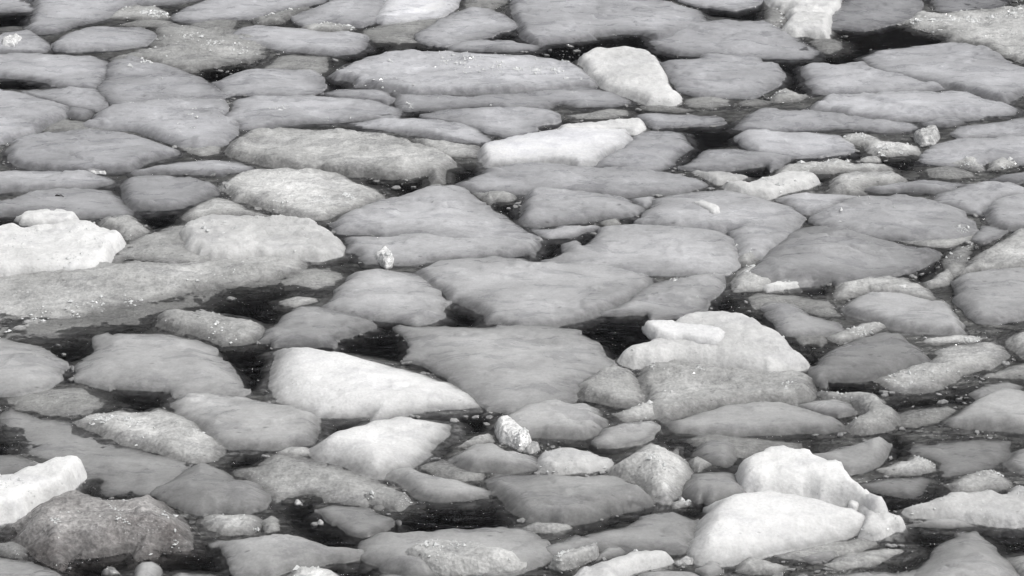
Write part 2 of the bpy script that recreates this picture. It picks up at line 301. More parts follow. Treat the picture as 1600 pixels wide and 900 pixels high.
# kind | tone | options | label | outline in picture pixels
FLOES = """
s|.42||grey floe in the top corner above a dark water gap|-90,-40 62,-40 60,0 58,2 50,17 20,20 -90,18
s|.47||big pale floe with a cut slanting end, touching the top edge beside the dark gap|62,-40 55,20 42,44 60,48 90,45 125,34 165,26 185,15 200,8 230,-2 235,-40
g|.36|cr=60|grainy crusted strip along the lower side of the big pale slant-ended floe|160,28 185,14 215,9 240,9 262,18 270,27 240,31 200,28
s|.36||dim grey sliver at the top edge over the grainy crusted strip|180,-30 312,-30 312,-2 270,5 232,7 200,6
s|.42||long pale tapering floe at the top edge running toward a white floe|270,25 285,15 310,6 345,-5 380,-40 530,-40 505,0 470,8 440,15 400,26 350,28 300,32 278,30
s|.43|h=.09|pill shaped pale floe with one rounded bright end|82,68 105,52 135,44 175,41 220,42 241,48 244,57 228,70 188,75 150,77 105,80 85,77
s|.41||flat grey floe at the edge of the picture carrying a small white lump|-90,62 20,55 50,50 66,60 82,72 75,80 30,84 -90,87
c|.8|on,h=.07|small knobbly white ice lump on a flat grey floe beside the pill shaped floe|1,61 12,57 28,54 36,60 22,69 3,70
g|.3|cr=70,cp=292:52:12;335:66:14;375:74:14|wide dull floe speckled with bright crystals beside the pill shaped floe|236,76 246,52 250,38 290,40 330,45 380,50 418,70 415,85 390,95 340,105 300,110 270,105 230,92 172,92
d|.3||dim sunken floe between the long tapering floe and the wide speckled one|300,33 340,28 375,30 370,45 330,50 290,42
d|.26||dark drowned sliver just above the pill shaped floe|178,40 215,29 262,30 285,38 255,42 215,42
s|.43||pale spotted floe with a blunt rounded corner, cut by the picture edge|-90,88 50,87 100,86 150,89 170,97 173,112 163,130 150,136 112,136 88,132 38,125 -90,116
s|.41|cr=20,cp=228:93:12|dome backed grey floe with a few bright crystals on its upper tip|173,98 205,87 235,97 275,108 312,122 338,140 349,150 312,152 275,154 225,162 190,168 175,160 160,142 156,136 172,118
s|.47|h=.1,cr=14|pale two lobed floe under the dome backed one, its lower rim curving|150,182 170,172 215,162 250,158 290,152 348,150 352,165 346,183 368,190 372,205 350,222 310,230 270,222 235,208 210,200 175,198 130,196
s|.49|h=.11|large pale drooping floe at the picture edge above the wide pale lens|-90,138 30,143 62,155 85,162 108,166 100,178 75,190 55,206 0,220 -90,228
s|.4||flat grey floe squeezed under the pale spotted floe with the blunt corner|36,142 110,136 150,139 160,152 170,165 150,172 108,165 65,153
s|.26|h=.09,n=ice_chunk|small dark wedge of tilted ice between pale floes|108,165 149,173 143,181 128,187 98,180
d|.3||dim drowned strip of ice over the wide pale lens|55,205 95,182 130,188 200,198 160,206 100,206
s|.42|h=.09|wide pale lens of smooth ice with a clear splinter at its lower rim|12,232 20,220 50,208 100,204 150,203 200,208 240,220 265,228 280,236 265,242 225,252 208,264 170,266 110,265 50,262 30,257 14,247
s|.45||square ended pale floe slanting down to a black gap|355,55 375,43 400,40 487,45 520,52 550,50 578,55 570,72 550,86 525,86 500,82 437,76 400,68 375,65
s|.5|h=.08|pale floe at the top edge split by a thin crack from a whiter neighbour|455,25 490,14 520,2 530,-40 605,-40 602,0 585,30 565,38 515,37 475,37
s|.74|h=.08|bright white floe at the top edge behind the thin crack|610,-40 600,8 587,28 597,34 640,31 690,23 712,8 730,-40
s|.4||grey wedge floe below the bright white floe at the top edge|652,52 685,32 710,20 735,13 765,14 790,25 810,38 795,48 752,57 712,67 680,70 655,62
d|.32||dim flooded slab beneath the bright white floe at the top edge|560,48 600,36 690,25 705,22 680,38 650,55 660,68 620,72 580,65
g|.4|cr=30|narrow crusty strip along the top of the square ended floe|470,42 505,37 545,40 560,46 520,50 480,47
d|.32||dim grey floe at the top edge between the white floe and a big granular one|720,10 735,-30 785,-30 800,0 775,14 745,12
g|.25|cr=16|dark crumbly ridge between the long tapering floe and the square ended one|395,30 430,20 470,12 490,14 455,27 440,35 400,40
s|.36||thin grey blade floe lying above the longest pale floe|697,74 720,64 750,61 800,65 852,70 845,77 800,81 740,80 700,79
s|.47|h=.1,cr=160,cp=700:93:16;740:96:18;780:101:14;809:104:5;840:106:12;870:106:10|longest pale floe with a crust of bright crystals along its back|517,118 537,103 575,87 600,82 650,82 700,86 760,86 800,88 838,86 875,95 912,107 927,122 930,133 900,134 850,141 800,145 750,144 650,146 612,141 575,135 550,128 525,123
s|.43||pale floe with a hazy rear shelf at the pointed end of the longest floe|334,130 360,115 385,108 420,107 490,110 500,118 512,133 500,142 485,147 440,149 400,147 365,145 350,150 349,142
d|.34||drowned grey shelf of ice behind a pale floe near the square ended floe|405,107 430,88 455,83 518,88 519,108 500,118 460,108
s|.43|cr=16,cp=437:168:8|pale spotted slab with notched end beside the two lobed floe|348,183 362,170 366,155 400,150 475,151 550,152 592,157 612,166 625,172 625,184 590,184 550,187 500,190 450,194 400,200 375,198 372,190 358,188
s|.38||thin grey floe wedged over the pale spotted slab with a notched end|500,146 530,138 587,139 608,144 614,155 608,163 580,156 530,151
s|.37|cr=14,cp=640:161:8|long grey underlying floe along the lower side of the longest floe|617,147 660,148 740,149 800,145 850,141 890,134 930,136 965,143 988,160 960,165 900,166 875,160 850,170 800,169 740,165 700,170 640,174 622,170
s|.41||pale blade floe ending at a dark gap above the white ice blade|658,180 690,172 750,168 810,167 862,171 875,180 872,192 850,194 832,207 815,212 785,212 765,205 735,196 690,187
s|.42||slender pale leaf shaped floe above the widest granular oval|545,192 600,185 675,186 720,192 750,202 773,220 750,224 712,218 660,212 612,203 562,198
g|.34||dull grey slip of ice under the slender leaf shaped floe|640,214 690,220 750,227 752,240 740,244 690,243 660,232
s|.45|h=.09|large granular pale floe at the top edge with a straight lower ledge|805,-40 803,5 808,25 815,50 825,60 855,68 925,60 930,52 975,46 1005,48 1030,60 1060,45 1100,35 1095,20 1060,10 1030,0 1010,-40
s|.4||smooth grey tongue shaped floe reaching out from the large granular floe at the top|1015,65 1040,48 1085,40 1130,33 1175,30 1200,34 1235,50 1262,68 1280,78 1270,88 1230,90 1170,88 1110,85 1060,83 1035,76
s|.5||pale floe with a bright rounded rim at the top edge over black water|1040,-40 1060,-2 1090,7 1125,13 1150,16 1175,11 1188,2 1200,-40
w|.76|flat,h=.11|bright tilted four sided slab at the end of the longest floe|908,90 930,79 955,80 980,79 1012,81 1027,95 1037,110 1047,130 1060,148 1061,157 1045,161 1012,160 982,148 940,132 927,122 920,110
s|.44|h=.09|plump pale block floe next to the bright tilted slab|1030,93 1050,91 1125,91 1200,95 1215,99 1225,113 1215,130 1200,140 1175,151 1100,148 1062,140 1050,125
d|.32||dim drowned lump below the plump pale block floe|1065,155 1085,150 1120,148 1147,155 1145,165 1110,170 1070,167
d|.24||dark flooded ice between the plump block floe and a small crumbly peak|1150,158 1180,153 1215,158 1200,165 1155,166
d|.36||small grey drowned floe just behind the white ice blade|878,178 925,173 950,168 985,170 988,180 962,185 900,187
s|.35|h=.05|narrow grey bar floe by the tip of the white ice blade|995,180 1012,177 1075,178 1125,182 1134,190 1130,197 1075,197 1020,200 1005,192
d|.26||dark drowned streak below the bright tilted slab|990,164 1040,163 1090,172 1060,177 1010,173
w|.75|h=.12|narrow white bar of ice with a rounded tip behind the white ice blade|872,195 925,190 995,185 1010,187 1011,200 995,210 975,205 900,207 872,208
s|.88|mat=w,flat,h=.13,r=.10|white ice blade, long and bright with a ragged drooping edge|750,232 800,222 872,208 940,205 982,204 988,215 985,225 965,236 950,242 935,252 925,257 905,260 890,255 860,253 815,258 755,259 750,245
s|.4||rounded grey floe sheltered behind the white ice blade's ragged end|985,215 1000,207 1030,206 1070,208 1084,218 1080,230 1060,240 1055,255 1030,265 980,265 930,257 950,245 975,232
w|.72|h=.14|rough white pointed chunk at the top edge with its tip in black water|1190,-40 1313,-40 1310,5 1297,25 1296,45 1290,57 1265,50 1245,52 1220,46 1235,28 1230,17 1205,8
g|.25|cr=14|dark crumbly ice at the flank of the rough white pointed chunk|1190,38 1195,14 1222,16 1232,30 1218,44
s|.31||dull grey floe at the top edge across a dark seam from the rough white chunk|1297,40 1300,25 1320,5 1335,-40 1425,-40 1438,5 1432,18 1400,35 1350,46 1312,45
s|.27||dusky floe at the top edge behind the floe with a crystal crested back|1457,-10 1500,-40 1590,-40 1575,2 1565,12 1525,16 1475,17 1460,12
g|.4|cr=220,cp=1432:29:8;1460:28:10;1490:24:12;1520:23:12;1550:20:10;1580:16:14;1615:12:18,h=.1|large floe with a crystal crested back at the picture edge|1409,40 1425,27 1440,21 1462,24 1500,18 1550,17 1600,10 1690,8 1690,115 1600,92 1562,80 1525,67 1475,55 1437,48
d|.28||dark drowned nub floating in the open water below the rough white chunk|1262,65 1285,58 1315,62 1320,75 1300,84 1283,82
s|.47|h=.11|large pale almond floe with a sharp diagonal lower seam, across from the crystal crest|1350,90 1370,80 1425,74 1475,69 1512,69 1537,77 1562,88 1587,105 1640,118 1650,135 1600,142 1575,155 1537,150 1475,132 1425,122 1375,110
s|.43|h=.07|blunt grey floe tucked under the large pale almond floe|1253,105 1265,99 1285,98 1305,102 1350,99 1375,112 1420,122 1470,130 1475,136 1425,144 1375,146 1300,146 1275,144 1258,128
s|.46|h=.09|long spindle floe with pointed ends lying below the large pale almond floe|1265,170 1282,156 1325,149 1400,147 1475,145 1512,147 1550,155 1575,162 1590,170 1588,176 1537,184 1507,186 1450,187 1400,188 1325,182 1287,175
g|.34|h=.1,n=ice_chunk,cr=12|small crumbly peak of ice alone in dark water|1200,152 1215,141 1232,135 1245,145 1262,150 1250,157 1210,160
s|.38||long flat grey floe running under the spindle floe|1150,192 1165,180 1190,170 1240,172 1300,178 1360,186 1420,190 1445,198 1430,204 1390,206 1330,200 1270,203 1200,206 1148,200
s|.45|h=.09|smooth pale floe below the long flat grey one, ending at bright crumbs|1148,212 1165,203 1200,204 1260,206 1310,210 1330,222 1330,236 1300,243 1230,245 1190,240 1155,225
g|.46|cr=60,cp=1320:216:8;1350:212:8;1380:235:10;1412:236:6|rubbly crust of bright crumbs beside the clear ice knob|1310,218 1320,210 1345,206 1360,212 1380,222 1395,225 1435,230 1438,240 1400,247 1370,243 1355,235 1350,225 1320,222
c|.6|h=.2,cr=6,cp=1447:219:4|clear glassy ice knob standing among grey floes|1424,208 1445,200 1467,198 1471,212 1462,226 1440,228 1428,220
s|.35||little grey floe lodged between the spindle floe and the clear ice knob|1437,193 1462,180 1505,181 1506,192 1480,198 1450,198
s|.38||grey floe at the picture edge above a pale floe with twin crusty humps|1487,208 1500,198 1540,192 1600,184 1690,180 1690,216 1600,216 1540,214 1500,216
s|.46|h=.09|broad pale floe bearing twin crusty humps at its lower edge|1436,250 1445,235 1465,222 1500,215 1560,215 1620,218 1690,225 1690,256 1600,256 1545,252 1530,258 1480,257
g|.36|h=.11,cr=18|crusty hump of dark ice, the flatter of the twin humps|1480,257 1505,249 1525,245 1535,252 1540,266 1525,266 1495,260
g|.36|h=.12,cr=14|rounder crusty hump of the twin humps, notched from its flatter twin|1541,266 1548,250 1562,245 1580,250 1595,258 1570,265
d|.32||dim drowned floe below the twin crusty humps|1440,262 1480,256 1520,265 1530,275 1500,280 1450,278
s|.33||dull grey floe at the picture edge just under the rounder crusty hump|1545,280 1570,272 1620,265 1690,262 1690,290 1600,285 1570,286
s|.41|h=.09|pale cap shaped floe in the middle of a dark channel, beside the rounded grey floe|1060,262 1080,244 1105,232 1150,231 1200,236 1232,242 1237,248 1220,258 1200,264 1150,265 1100,265
g|.43|h=.1,cr=40|lumpy narrow floe like a string of bright boulders above a white wedge|1210,271 1225,257 1250,252 1270,255 1305,248 1330,254 1385,257 1407,263 1385,267 1330,269 1275,271 1225,273
g|.42|on,h=.06,n=ice_chunk|small rounded nub on the end of the lumpy narrow floe|1338,252 1350,245 1372,244 1379,250 1375,255 1350,255
w|.56|h=.09,n=ice_chunk|small white shard between the cap shaped floe and a long flat grey floe|1082,268 1110,265 1137,267 1170,275 1150,284 1120,287 1103,279
w|.66|h=.11,cr=16|white wedge of ice with a soft shadowed underside below the lumpy narrow floe|1130,291 1162,284 1200,276 1237,271 1262,271 1280,284 1258,294 1225,300 1200,310 1165,306 1140,300
g|.43|h=.08|pale ragged floe beside the white wedge, across a small dark hole|1287,295 1297,280 1325,272 1375,270 1405,272 1417,282 1400,288 1365,289 1350,297 1360,303 1300,303
s|.35|h=.045|dim grey streak of ice stretching from the pale ragged floe|1350,295 1375,289 1410,284 1450,280 1512,286 1500,297 1462,301 1425,300 1375,301
s|.48||pale triangular floe caught between the white wedge and a broad oval floe|1212,310 1255,300 1310,302 1360,305 1385,308 1350,312 1320,314 1300,325 1280,333 1255,334 1235,325
s|.42||grey floe with a bright scalloped top behind the round ended floe|1465,303 1510,288 1550,283 1580,290 1610,294 1620,305 1570,312 1545,325 1540,335 1510,330 1480,320 1460,315
s|.44|h=.1|round ended pale floe at the picture edge|1536,328 1550,313 1600,302 1690,298 1690,350 1600,357 1575,358 1550,351 1540,340
s|.46|h=.1,cr=20,cp=1505:352:10|broad pale oval floe overlapping a dark smooth wedge|1268,335 1300,322 1325,311 1350,308 1425,309 1465,312 1480,320 1507,330 1520,345 1525,360 1500,368 1470,372 1425,374 1375,371 1345,365 1300,358 1270,345
d|.42||dim drowned rim of ice under the broad pale oval floe|1370,370 1425,375 1500,370 1525,362 1520,375 1480,388 1450,386 1410,378
s|.35|h=.13|dark smooth wedge floe pointing at a small black hole|1160,432 1190,405 1225,375 1245,358 1275,352 1315,360 1362,370 1412,382 1450,387 1466,393 1462,407 1425,420 1375,430 1312,440 1270,443 1230,440 1190,440
w|.8|h=.09,n=ice_chunk,cr=14|white broken pieces fused along the foot of the dark smooth wedge|1190,448 1215,438 1240,433 1270,433 1272,441 1250,447 1225,452 1200,455
s|.46|h=.09|pale spreading floe that carries a curled white flake|998,345 1015,325 1028,312 1060,305 1130,297 1165,303 1200,315 1235,325 1257,338 1240,360 1215,380 1190,400 1160,398 1150,370 1145,356 1100,358 1050,352
w|.85|on,h=.03,n=ice_chunk|curled white flake lying on the pale spreading floe|1081,318 1095,311 1125,322 1128,334 1112,335 1100,326
s|.41|h=.06,n=ice_chunk|small grey plate in the notch above the pale spreading floe|985,310 1022,307 1022,318 1008,325 995,318
g|.3|h=.05,cr=30|dull gravelly ice between a square block floe and the dark smooth wedge|1147,362 1180,352 1200,368 1200,392 1175,412 1150,412 1152,390
g|.38|h=.06,cr=30|gritty pale floe under the foot of the dark smooth wedge|1140,440 1150,422 1175,410 1200,420 1215,442 1190,452 1150,455
s|.44|h=.1|square block floe with a straight grey upper band, beside the gravelly ice|848,403 888,385 925,373 940,355 1000,353 1075,357 1125,361 1145,372 1150,400 1148,416 1138,425 1075,427 1000,425 950,423 900,420 850,408
s|.42|h=.1|brick shaped grey floe with one squared end below a long flat floe|812,322 825,303 842,300 900,302 950,305 985,312 1007,325 1000,335 962,339 900,347 837,354 815,347
s|.42|h=.08|very long flat grey floe stretched beneath the white ice blade|705,283 750,270 800,258 860,258 910,262 960,264 1020,267 1060,272 1090,280 1105,287 1075,297 1020,303 970,308 930,303 870,300 800,303 745,300 715,291
s|.4||thin grey slip under the brick shaped floe beside a black hole|825,358 900,351 935,350 938,357 912,367 887,372 850,373
d|.34||drowned nub in the dark gap between the brick shaped and square block floes|935,345 965,340 975,350 945,354
g|.38|h=.06,n=ice_chunk|small crumbly floe behind the shoulder of the triangular floe|735,300 775,301 808,305 800,318 765,320
s|.45|h=.11|large triangular grey floe with a blunt peak|522,350 540,335 600,308 650,293 692,289 720,293 750,312 790,340 812,352 840,372 825,378 750,375 675,372 625,363 562,362 530,360
s|.44|h=.08|flat grey floe along the base of the triangular one, carrying a clear crystal|540,370 625,368 700,373 800,376 842,375 845,385 830,395 800,400 700,406 640,412 600,412 570,410 552,395
c|.85|on,h=.05,cr=50|clear sparkling ice crystal on the flat floe below the triangular one|582,400 597,386 607,382 610,392 616,400 614,412 602,415 590,405
s|.48|h=.1|great pale shield shaped floe in the middle, drooping toward black water|652,425 680,410 720,404 790,404 850,405 950,420 1015,435 1010,450 980,465 940,485 900,498 850,508 810,510 780,500 740,485 705,465 690,452 668,440
s|.37|h=.07,cr=14,cp=1055:432:8|grey floe beside the shield shaped one and a small black pool|940,490 985,468 1015,445 1050,435 1100,430 1130,428 1128,445 1120,465 1105,482 1060,492 1000,493 960,497
s|.4|h=.07|slim cigar shaped floe below the wide pale lens|207,270 237,258 275,251 337,248 375,251 397,260 395,266 350,271 250,272 212,273
g|.38|h=.1,lo|widest granular oval floe with a long dark underside|350,235 365,218 390,205 440,200 500,203 550,207 612,213 645,225 680,235 705,250 712,260 690,275 650,278 600,275 540,270 480,262 420,255 380,247
d|.36||drowned grey floe between the wide pale lens and the granular oval|270,226 310,222 350,228 345,240 310,245 290,238
s|.38|h=.08|plain dull grey floe under the slim cigar shaped one|187,290 197,280 225,275 300,278 340,290 338,303 300,318 262,327 212,328 200,317
s|.4|h=.07|flat grey floe under the wide pale lens, split from the twig bearing floe|-90,270 50,267 150,270 178,278 172,286 145,294 100,296 0,300 -90,300
s|.41|h=.09|rounded grey floe bearing a short black twig|-90,330 10,315 50,300 140,295 175,297 190,310 207,333 190,338 130,339 60,338 10,336 -90,345
w|.86|h=.16,r=.14,cr=50|big snowy white block at the picture edge|-90,362 25,356 50,358 90,354 125,347 150,355 180,365 193,373 195,380 178,392 172,402 177,415 150,423 90,428 40,430 -90,431
w|.96|on,h=.12,r=.06|bright snow cap piled on the big snowy block|24,342 35,332 60,329 85,326 115,333 124,343 115,350 95,355 55,357 28,352
g|.37|h=.08,cr=10,n=ice_chunk|small rugged grey chunk between the snowy block and a patch of black water|150,346 175,338 215,337 225,350 235,360 205,373 195,372 175,362 155,353
g|.3|h=.06|dull rugged ice beside the snowy block, over a small black hole|175,402 190,382 215,372 255,358 290,350 300,380 320,400 350,405 300,412 260,414 230,408 200,405 180,408
w|.62|h=.11,r=.16,cr=30|thick pale pitted floe with a rounded end beside a black hole|278,370 285,350 310,337 350,336 400,340 415,338 442,340 462,345 495,348 517,360 541,383 530,396 500,405 460,405 420,402 370,405 330,405 295,395
g|.37|h=.06|grey ridge of ice rising behind the thick pale pitted floe|285,340 310,318 330,307 350,310 380,320 405,332 430,338 400,343 340,340 300,345
g|.46|h=.11,cr=40,cp=440:315:18;500:310:18;545:305:10,sh=.4|crusted oval floe ringed by a dark wet rim|345,292 360,280 385,271 420,268 500,269 535,274 560,285 585,297 600,307 575,318 540,327 520,335 500,340 470,338 440,330 400,318 370,310 360,300
c|.34|h=.08|small clear nub at the end of the crusted oval floe|340,290 350,285 362,283 362,297 352,300
g|.42|h=.09,r=.2,cr=90,cp=150:470:16;205:464:14;115:478:14;60:485:16;12:510:8|long diagonal granular floe reaching in from the picture edge over dark water|-90,435 40,428 100,420 200,415 300,410 400,402 450,402 475,410 470,420 430,430 380,438 300,450 240,463 180,477 120,490 60,505 20,512 -90,516
d|.22|h=.004|murky drowned shelf along the underside of the long diagonal granular floe|-90,508 60,500 180,472 300,446 400,432 450,422 470,432 430,448 330,472 250,490 200,507 140,524 60,532 -90,528
d|.38||murky drowned ice at the tip of the long diagonal floe|430,440 470,415 520,418 550,430 530,445 490,455 450,452
d|.4|n=ice_chunk|small drowned nub in dark water near the tip of the long diagonal floe|432,470 462,461 498,464 500,471 460,480 440,478
s|.42|h=.1|boot shaped grey floe with a rounded end against black water|505,478 530,450 550,430 590,420 640,425 665,435 680,450 695,475 694,490 675,500 645,504 620,498 580,495 540,490
s|.35|h=.07|dull grey floe overlapped by the boot shaped one|402,538 415,520 432,505 447,490 467,479 505,480 540,488 580,500 585,510 560,518 540,525 517,537 460,540
g|.37|h=.08,cr=24|ragged grainy floe adrift in dark water under the long diagonal floe|243,505 250,488 275,485 325,489 400,497 412,508 420,520 400,530 385,540 355,545 330,530 300,520 265,512
s|.45|h=.13,r=.3|smooth dome shaped grey floe with dark water on both sides|117,575 130,553 140,540 155,525 180,519 250,522 312,530 332,542 342,557 375,582 387,610 375,616 340,615 275,613 225,610 175,605 140,597 120,590
s|.44|h=.11,r=.3|smooth grey mound at the picture edge, across a crack from the dome shaped floe|-90,525 0,529 25,535 62,541 100,557 103,575 97,590 75,603 37,612 -90,616
d|.3|h=.02|mottled dark drowned ice below the smooth grey mound|-10,625 30,612 75,603 140,602 175,615 188,630 160,645 120,655 60,650 15,640
g|.4|h=.09,cr=80,cp=155:652:10;165:655:8;175:648:8;200:655:12|rubbly grainy floe with a glinting crystal corner above a large sunken slab|118,660 150,647 190,638 230,630 265,645 300,660 335,685 350,705 340,715 300,720 260,708 225,695 190,690 160,675
s|.29|h=.03,r=.5|large dark sunken slab with a faint pale streak|0,650 20,640 60,655 120,665 180,690 250,712 310,722 290,745 260,770 230,775 180,765 130,745 90,720 40,705 15,680
s|.21|h=.05|dusky floe at the picture edge behind the bright white bar|-90,708 30,710 57,725 50,740 0,750 -90,757
s|.46|h=.1|smooth pale block floe between the rubbly grainy floe and the bright white lens|272,628 278,612 310,606 350,618 385,622 420,632 467,640 497,652 495,670 488,690 450,695 400,697 360,698 335,685 300,660 275,642
s|.90|mat=w,h=.15,r=.26|bright white lens of ice tapering to a point in black water|419,562 425,550 442,546 500,548 550,555 600,567 650,580 700,597 737,615 748,632 735,643 700,640 650,642 600,648 540,652 500,648 470,635 437,622 425,600 420,580
s|.45|h=.11,r=.3|huge smooth grey floe with a flat back in the centre, above the clear crystal boulder|618,525 625,510 660,512 720,508 800,508 850,510 900,516 930,528 945,543 958,560 955,575 930,583 905,600 890,622 850,635 800,642 760,632 740,615 720,595 680,575 645,555 630,540
g|.35|h=.09|rough dark chunk wedged beside the huge smooth central floe|897,605 915,592 940,580 962,573 985,577 995,595 1007,605 1010,620 1000,630 975,635 940,630 912,622
w|.70|h=.16,r=.2,cr=14|snowy mound of ice carrying a gleaming white oval slab|972,555 995,540 1018,527 1060,495 1090,490 1140,491 1175,496 1200,511 1235,530 1245,550 1260,567 1245,575 1200,583 1150,575 1110,570 1060,566 1030,570 990,572 975,565
s|.96|on,mat=w,h=.055,r=.04|gleaming white oval slab resting on the snowy mound|1005,508 1012,502 1050,502 1125,512 1137,522 1130,535 1117,541 1087,537 1055,531 1025,527 1015,520
g|.37|h=.11,cr=40,cp=1090:578:10;1021:568:4;1230:600:12|craggy grey floe in front of the snowy mound|998,580 1010,567 1050,568 1100,573 1150,578 1200,582 1240,575 1265,585 1272,600 1265,620 1240,628 1190,625 1150,632 1100,640 1060,648 1040,655 1015,640 1010,620 1000,605
g|.37|h=.07,cr=20|low gritty ledge under the craggy grey floe|955,645 985,635 1010,628 1045,628 1060,645 1020,653 975,657
s|.43|h=.1|grey block floe just behind the clear crystal boulder|778,660 800,640 850,631 900,632 935,640 948,655 945,668 930,678 915,685 870,683 830,680 790,672
s|.39|h=.07|smooth grey wedge below the low gritty ledge|925,690 945,668 980,658 1020,655 1032,665 1020,682 990,695 960,698 935,697
s|.39|h=.1|long pale lens floe below the craggy grey floe|1038,660 1075,648 1120,637 1180,628 1225,632 1260,642 1305,655 1320,668 1280,675 1220,678 1150,680 1090,677 1055,672
s|.44|h=.08|pale plate of ice resting against a humped rough floe|1240,633 1275,625 1305,622 1330,630 1340,645 1310,652 1275,646
g|.36|h=.1,cr=30|humped rough floe behind the pale plate, by a dark channel|1275,612 1325,610 1360,610 1385,622 1398,640 1408,660 1380,672 1330,675 1315,665 1345,648 1330,630 1290,622
s|.46|h=.11|pale almond floe with a dotted crystal rim below the dark smooth wedge|1317,482 1328,468 1350,462 1400,458 1440,468 1487,476 1497,492 1510,508 1500,520 1450,518 1395,512 1362,500 1325,490
g|.38|h=.08|rough grey floe behind the almond floe with the dotted rim, topped by a white flake|1303,455 1310,442 1345,436 1390,430 1420,435 1450,450 1460,465 1430,465 1380,460 1340,462 1310,468
w|.8|on,h=.04,n=ice_chunk|tiny white flake on the rough grey floe behind an almond floe|1393,442 1405,447 1420,443 1415,452 1400,450
s|.39|h=.07|grey floe beside the almond floe with the dotted rim, behind the snowy mound|1190,480 1200,472 1240,475 1265,492 1310,505 1320,515 1290,522 1250,524 1225,520 1212,505
d|.24||dark drowned ice beside the snowy mound's tail|1240,525 1290,523 1295,535 1280,545 1255,546
g|.34|h=.05,cr=30,cp=1345:515:12|gritty strip of ice above a dusky smooth floe with a rounded end|1290,527 1330,510 1370,500 1385,510 1350,525 1310,537
d|.32||murky drowned ice behind the snowy mound under white broken pieces|1150,470 1180,455 1240,460 1300,470 1320,495 1280,495 1220,475 1180,485
s|.45|h=.11|broad pale round shouldered floe at the picture edge near a dotted crystal rim|1490,440 1505,430 1550,422 1600,420 1690,420 1690,490 1600,495 1560,500 1530,500 1510,485 1495,470 1500,455
g|.41|h=.09|granular pale floe at the picture edge above the round shouldered one|1500,425 1520,402 1550,385 1580,368 1600,358 1690,350 1690,420 1600,421 1550,421
s|.36|h=.04|dim grey floe between the broad pale oval and the round ended floe|1520,375 1535,352 1575,360 1560,372 1535,380
g|.25|h=.04,cr=24|dark rubble ice around the small black hole by the dark smooth wedge|1470,405 1490,388 1520,382 1520,400 1505,425 1485,432 1475,420
g|.3|h=.06,n=ice_chunk|dusky knob of ice by the dark rubble at the wedge floe's tip|1435,440 1460,420 1482,417 1490,430 1480,445 1450,450
s|.29|h=.12|dusky smooth floe with a rounded end, darkest of the large floes|1269,565 1300,545 1337,527 1375,520 1405,521 1425,535 1445,555 1452,566 1412,577 1375,585 1350,595 1312,597 1280,597 1270,582
g|.4|h=.1,cr=40|thin crystal ledge like a bar over a broken pale floe|1443,534 1450,527 1500,522 1550,526 1520,536 1470,536
g|.37|h=.08,cr=30|broken pale floe beside the dusky smooth floe, under the crystal ledge|1455,562 1470,545 1510,540 1555,532 1573,550 1568,563 1540,572 1500,580 1485,595 1455,610 1420,615 1385,600 1370,590 1410,578
g|.4|h=.09|pale rough lump at the picture edge beside the broken pale floe|1570,530 1590,520 1660,515 1690,515 1690,555 1600,560 1580,545
d|.34||drowned gritty band at the picture edge below the pale rough lump|1560,575 1600,565 1690,560 1690,590 1580,592 1530,590
s|.32|h=.05|dim grey floe over the pale veiled floe at the picture edge|1515,615 1540,600 1575,595 1600,603 1590,615 1550,622 1530,625
s|.45|h=.1|pale veiled floe with a soft rounded back at the picture edge|1475,655 1500,640 1530,622 1560,615 1600,618 1690,625 1690,672 1600,675 1540,668 1490,665
d|.34||drowned pale ice between the humped rough floe and the pale veiled floe|1395,650 1420,635 1480,632 1500,640 1470,660 1430,668 1400,665
s|.24|h=.03,r=.4|large murky sunken floe in still dark water, without bright grains|1417,707 1425,695 1460,688 1520,687 1580,690 1580,710 1550,730 1500,740 1465,745 1460,720 1440,710
s|.35|h=.08|grey floe at the picture edge by the large murky sunken one|1568,722 1582,708 1610,698 1690,695 1690,735 1600,740 1580,735
s|.32|h=.12,tl=6|tilted grey slab behind the corner berg's snowy crest|1260,712 1300,700 1340,692 1375,685 1390,690 1392,705 1375,725 1362,732 1325,740 1295,728
g|.4|h=.12,cr=24|small sugary grey floe leaning against the tilted grey slab|1370,733 1400,720 1430,709 1450,717 1463,722 1462,734 1425,742 1388,741
s|.26|h=.04|dark submerged looking floe under the small sugary one|1343,757 1375,748 1440,742 1455,748 1440,772 1420,780 1388,776 1360,767
g|.31|h=.08,cr=20|dull sugary floe behind the snow dusted bank of ice|1478,757 1500,742 1550,731 1565,740 1582,757 1560,765 1520,772 1490,770
w|.62|h=.12,r=.2,cr=30|snow dusted bank of ice at the picture edge by the corner berg's tip|1410,797 1440,785 1475,770 1520,766 1540,758 1565,768 1585,757 1690,765 1690,820 1600,821 1540,818 1500,810 1450,808 1420,806
s|.38|h=.05|wet grey ledge along the foot of the snow dusted bank|1410,822 1450,810 1500,810 1525,822 1480,826
s|.35|h=.16,r=.3|dull grey pyramid of ice rising at the bottom edge|1400,930 1440,880 1462,852 1500,832 1525,826 1545,845 1570,865 1587,895 1600,950 1400,950
g|.33|h=.08|small rough floe at the bottom corner beside the grey pyramid|1575,868 1600,857 1690,850 1690,950 1600,950 1588,890
w|.93|h=.28,r=.2|snowy crest of the corner berg, scalloped along its back|1152,742 1165,730 1180,727 1195,715 1224,705 1240,712 1270,714 1280,727 1297,733 1315,735 1330,752 1345,768 1365,782 1378,798 1384,812 1362,814 1340,795 1300,784 1250,776 1200,771 1160,768
s|.96|mat=w,h=.27,r=.2|brightest thick white slab lying before the corner berg's snowy crest|1080,850 1090,820 1100,795 1112,785 1150,775 1200,770 1250,775 1300,785 1340,795 1358,812 1355,825 1330,833 1290,843 1250,852 1210,862 1170,872 1130,878 1090,875 1076,862
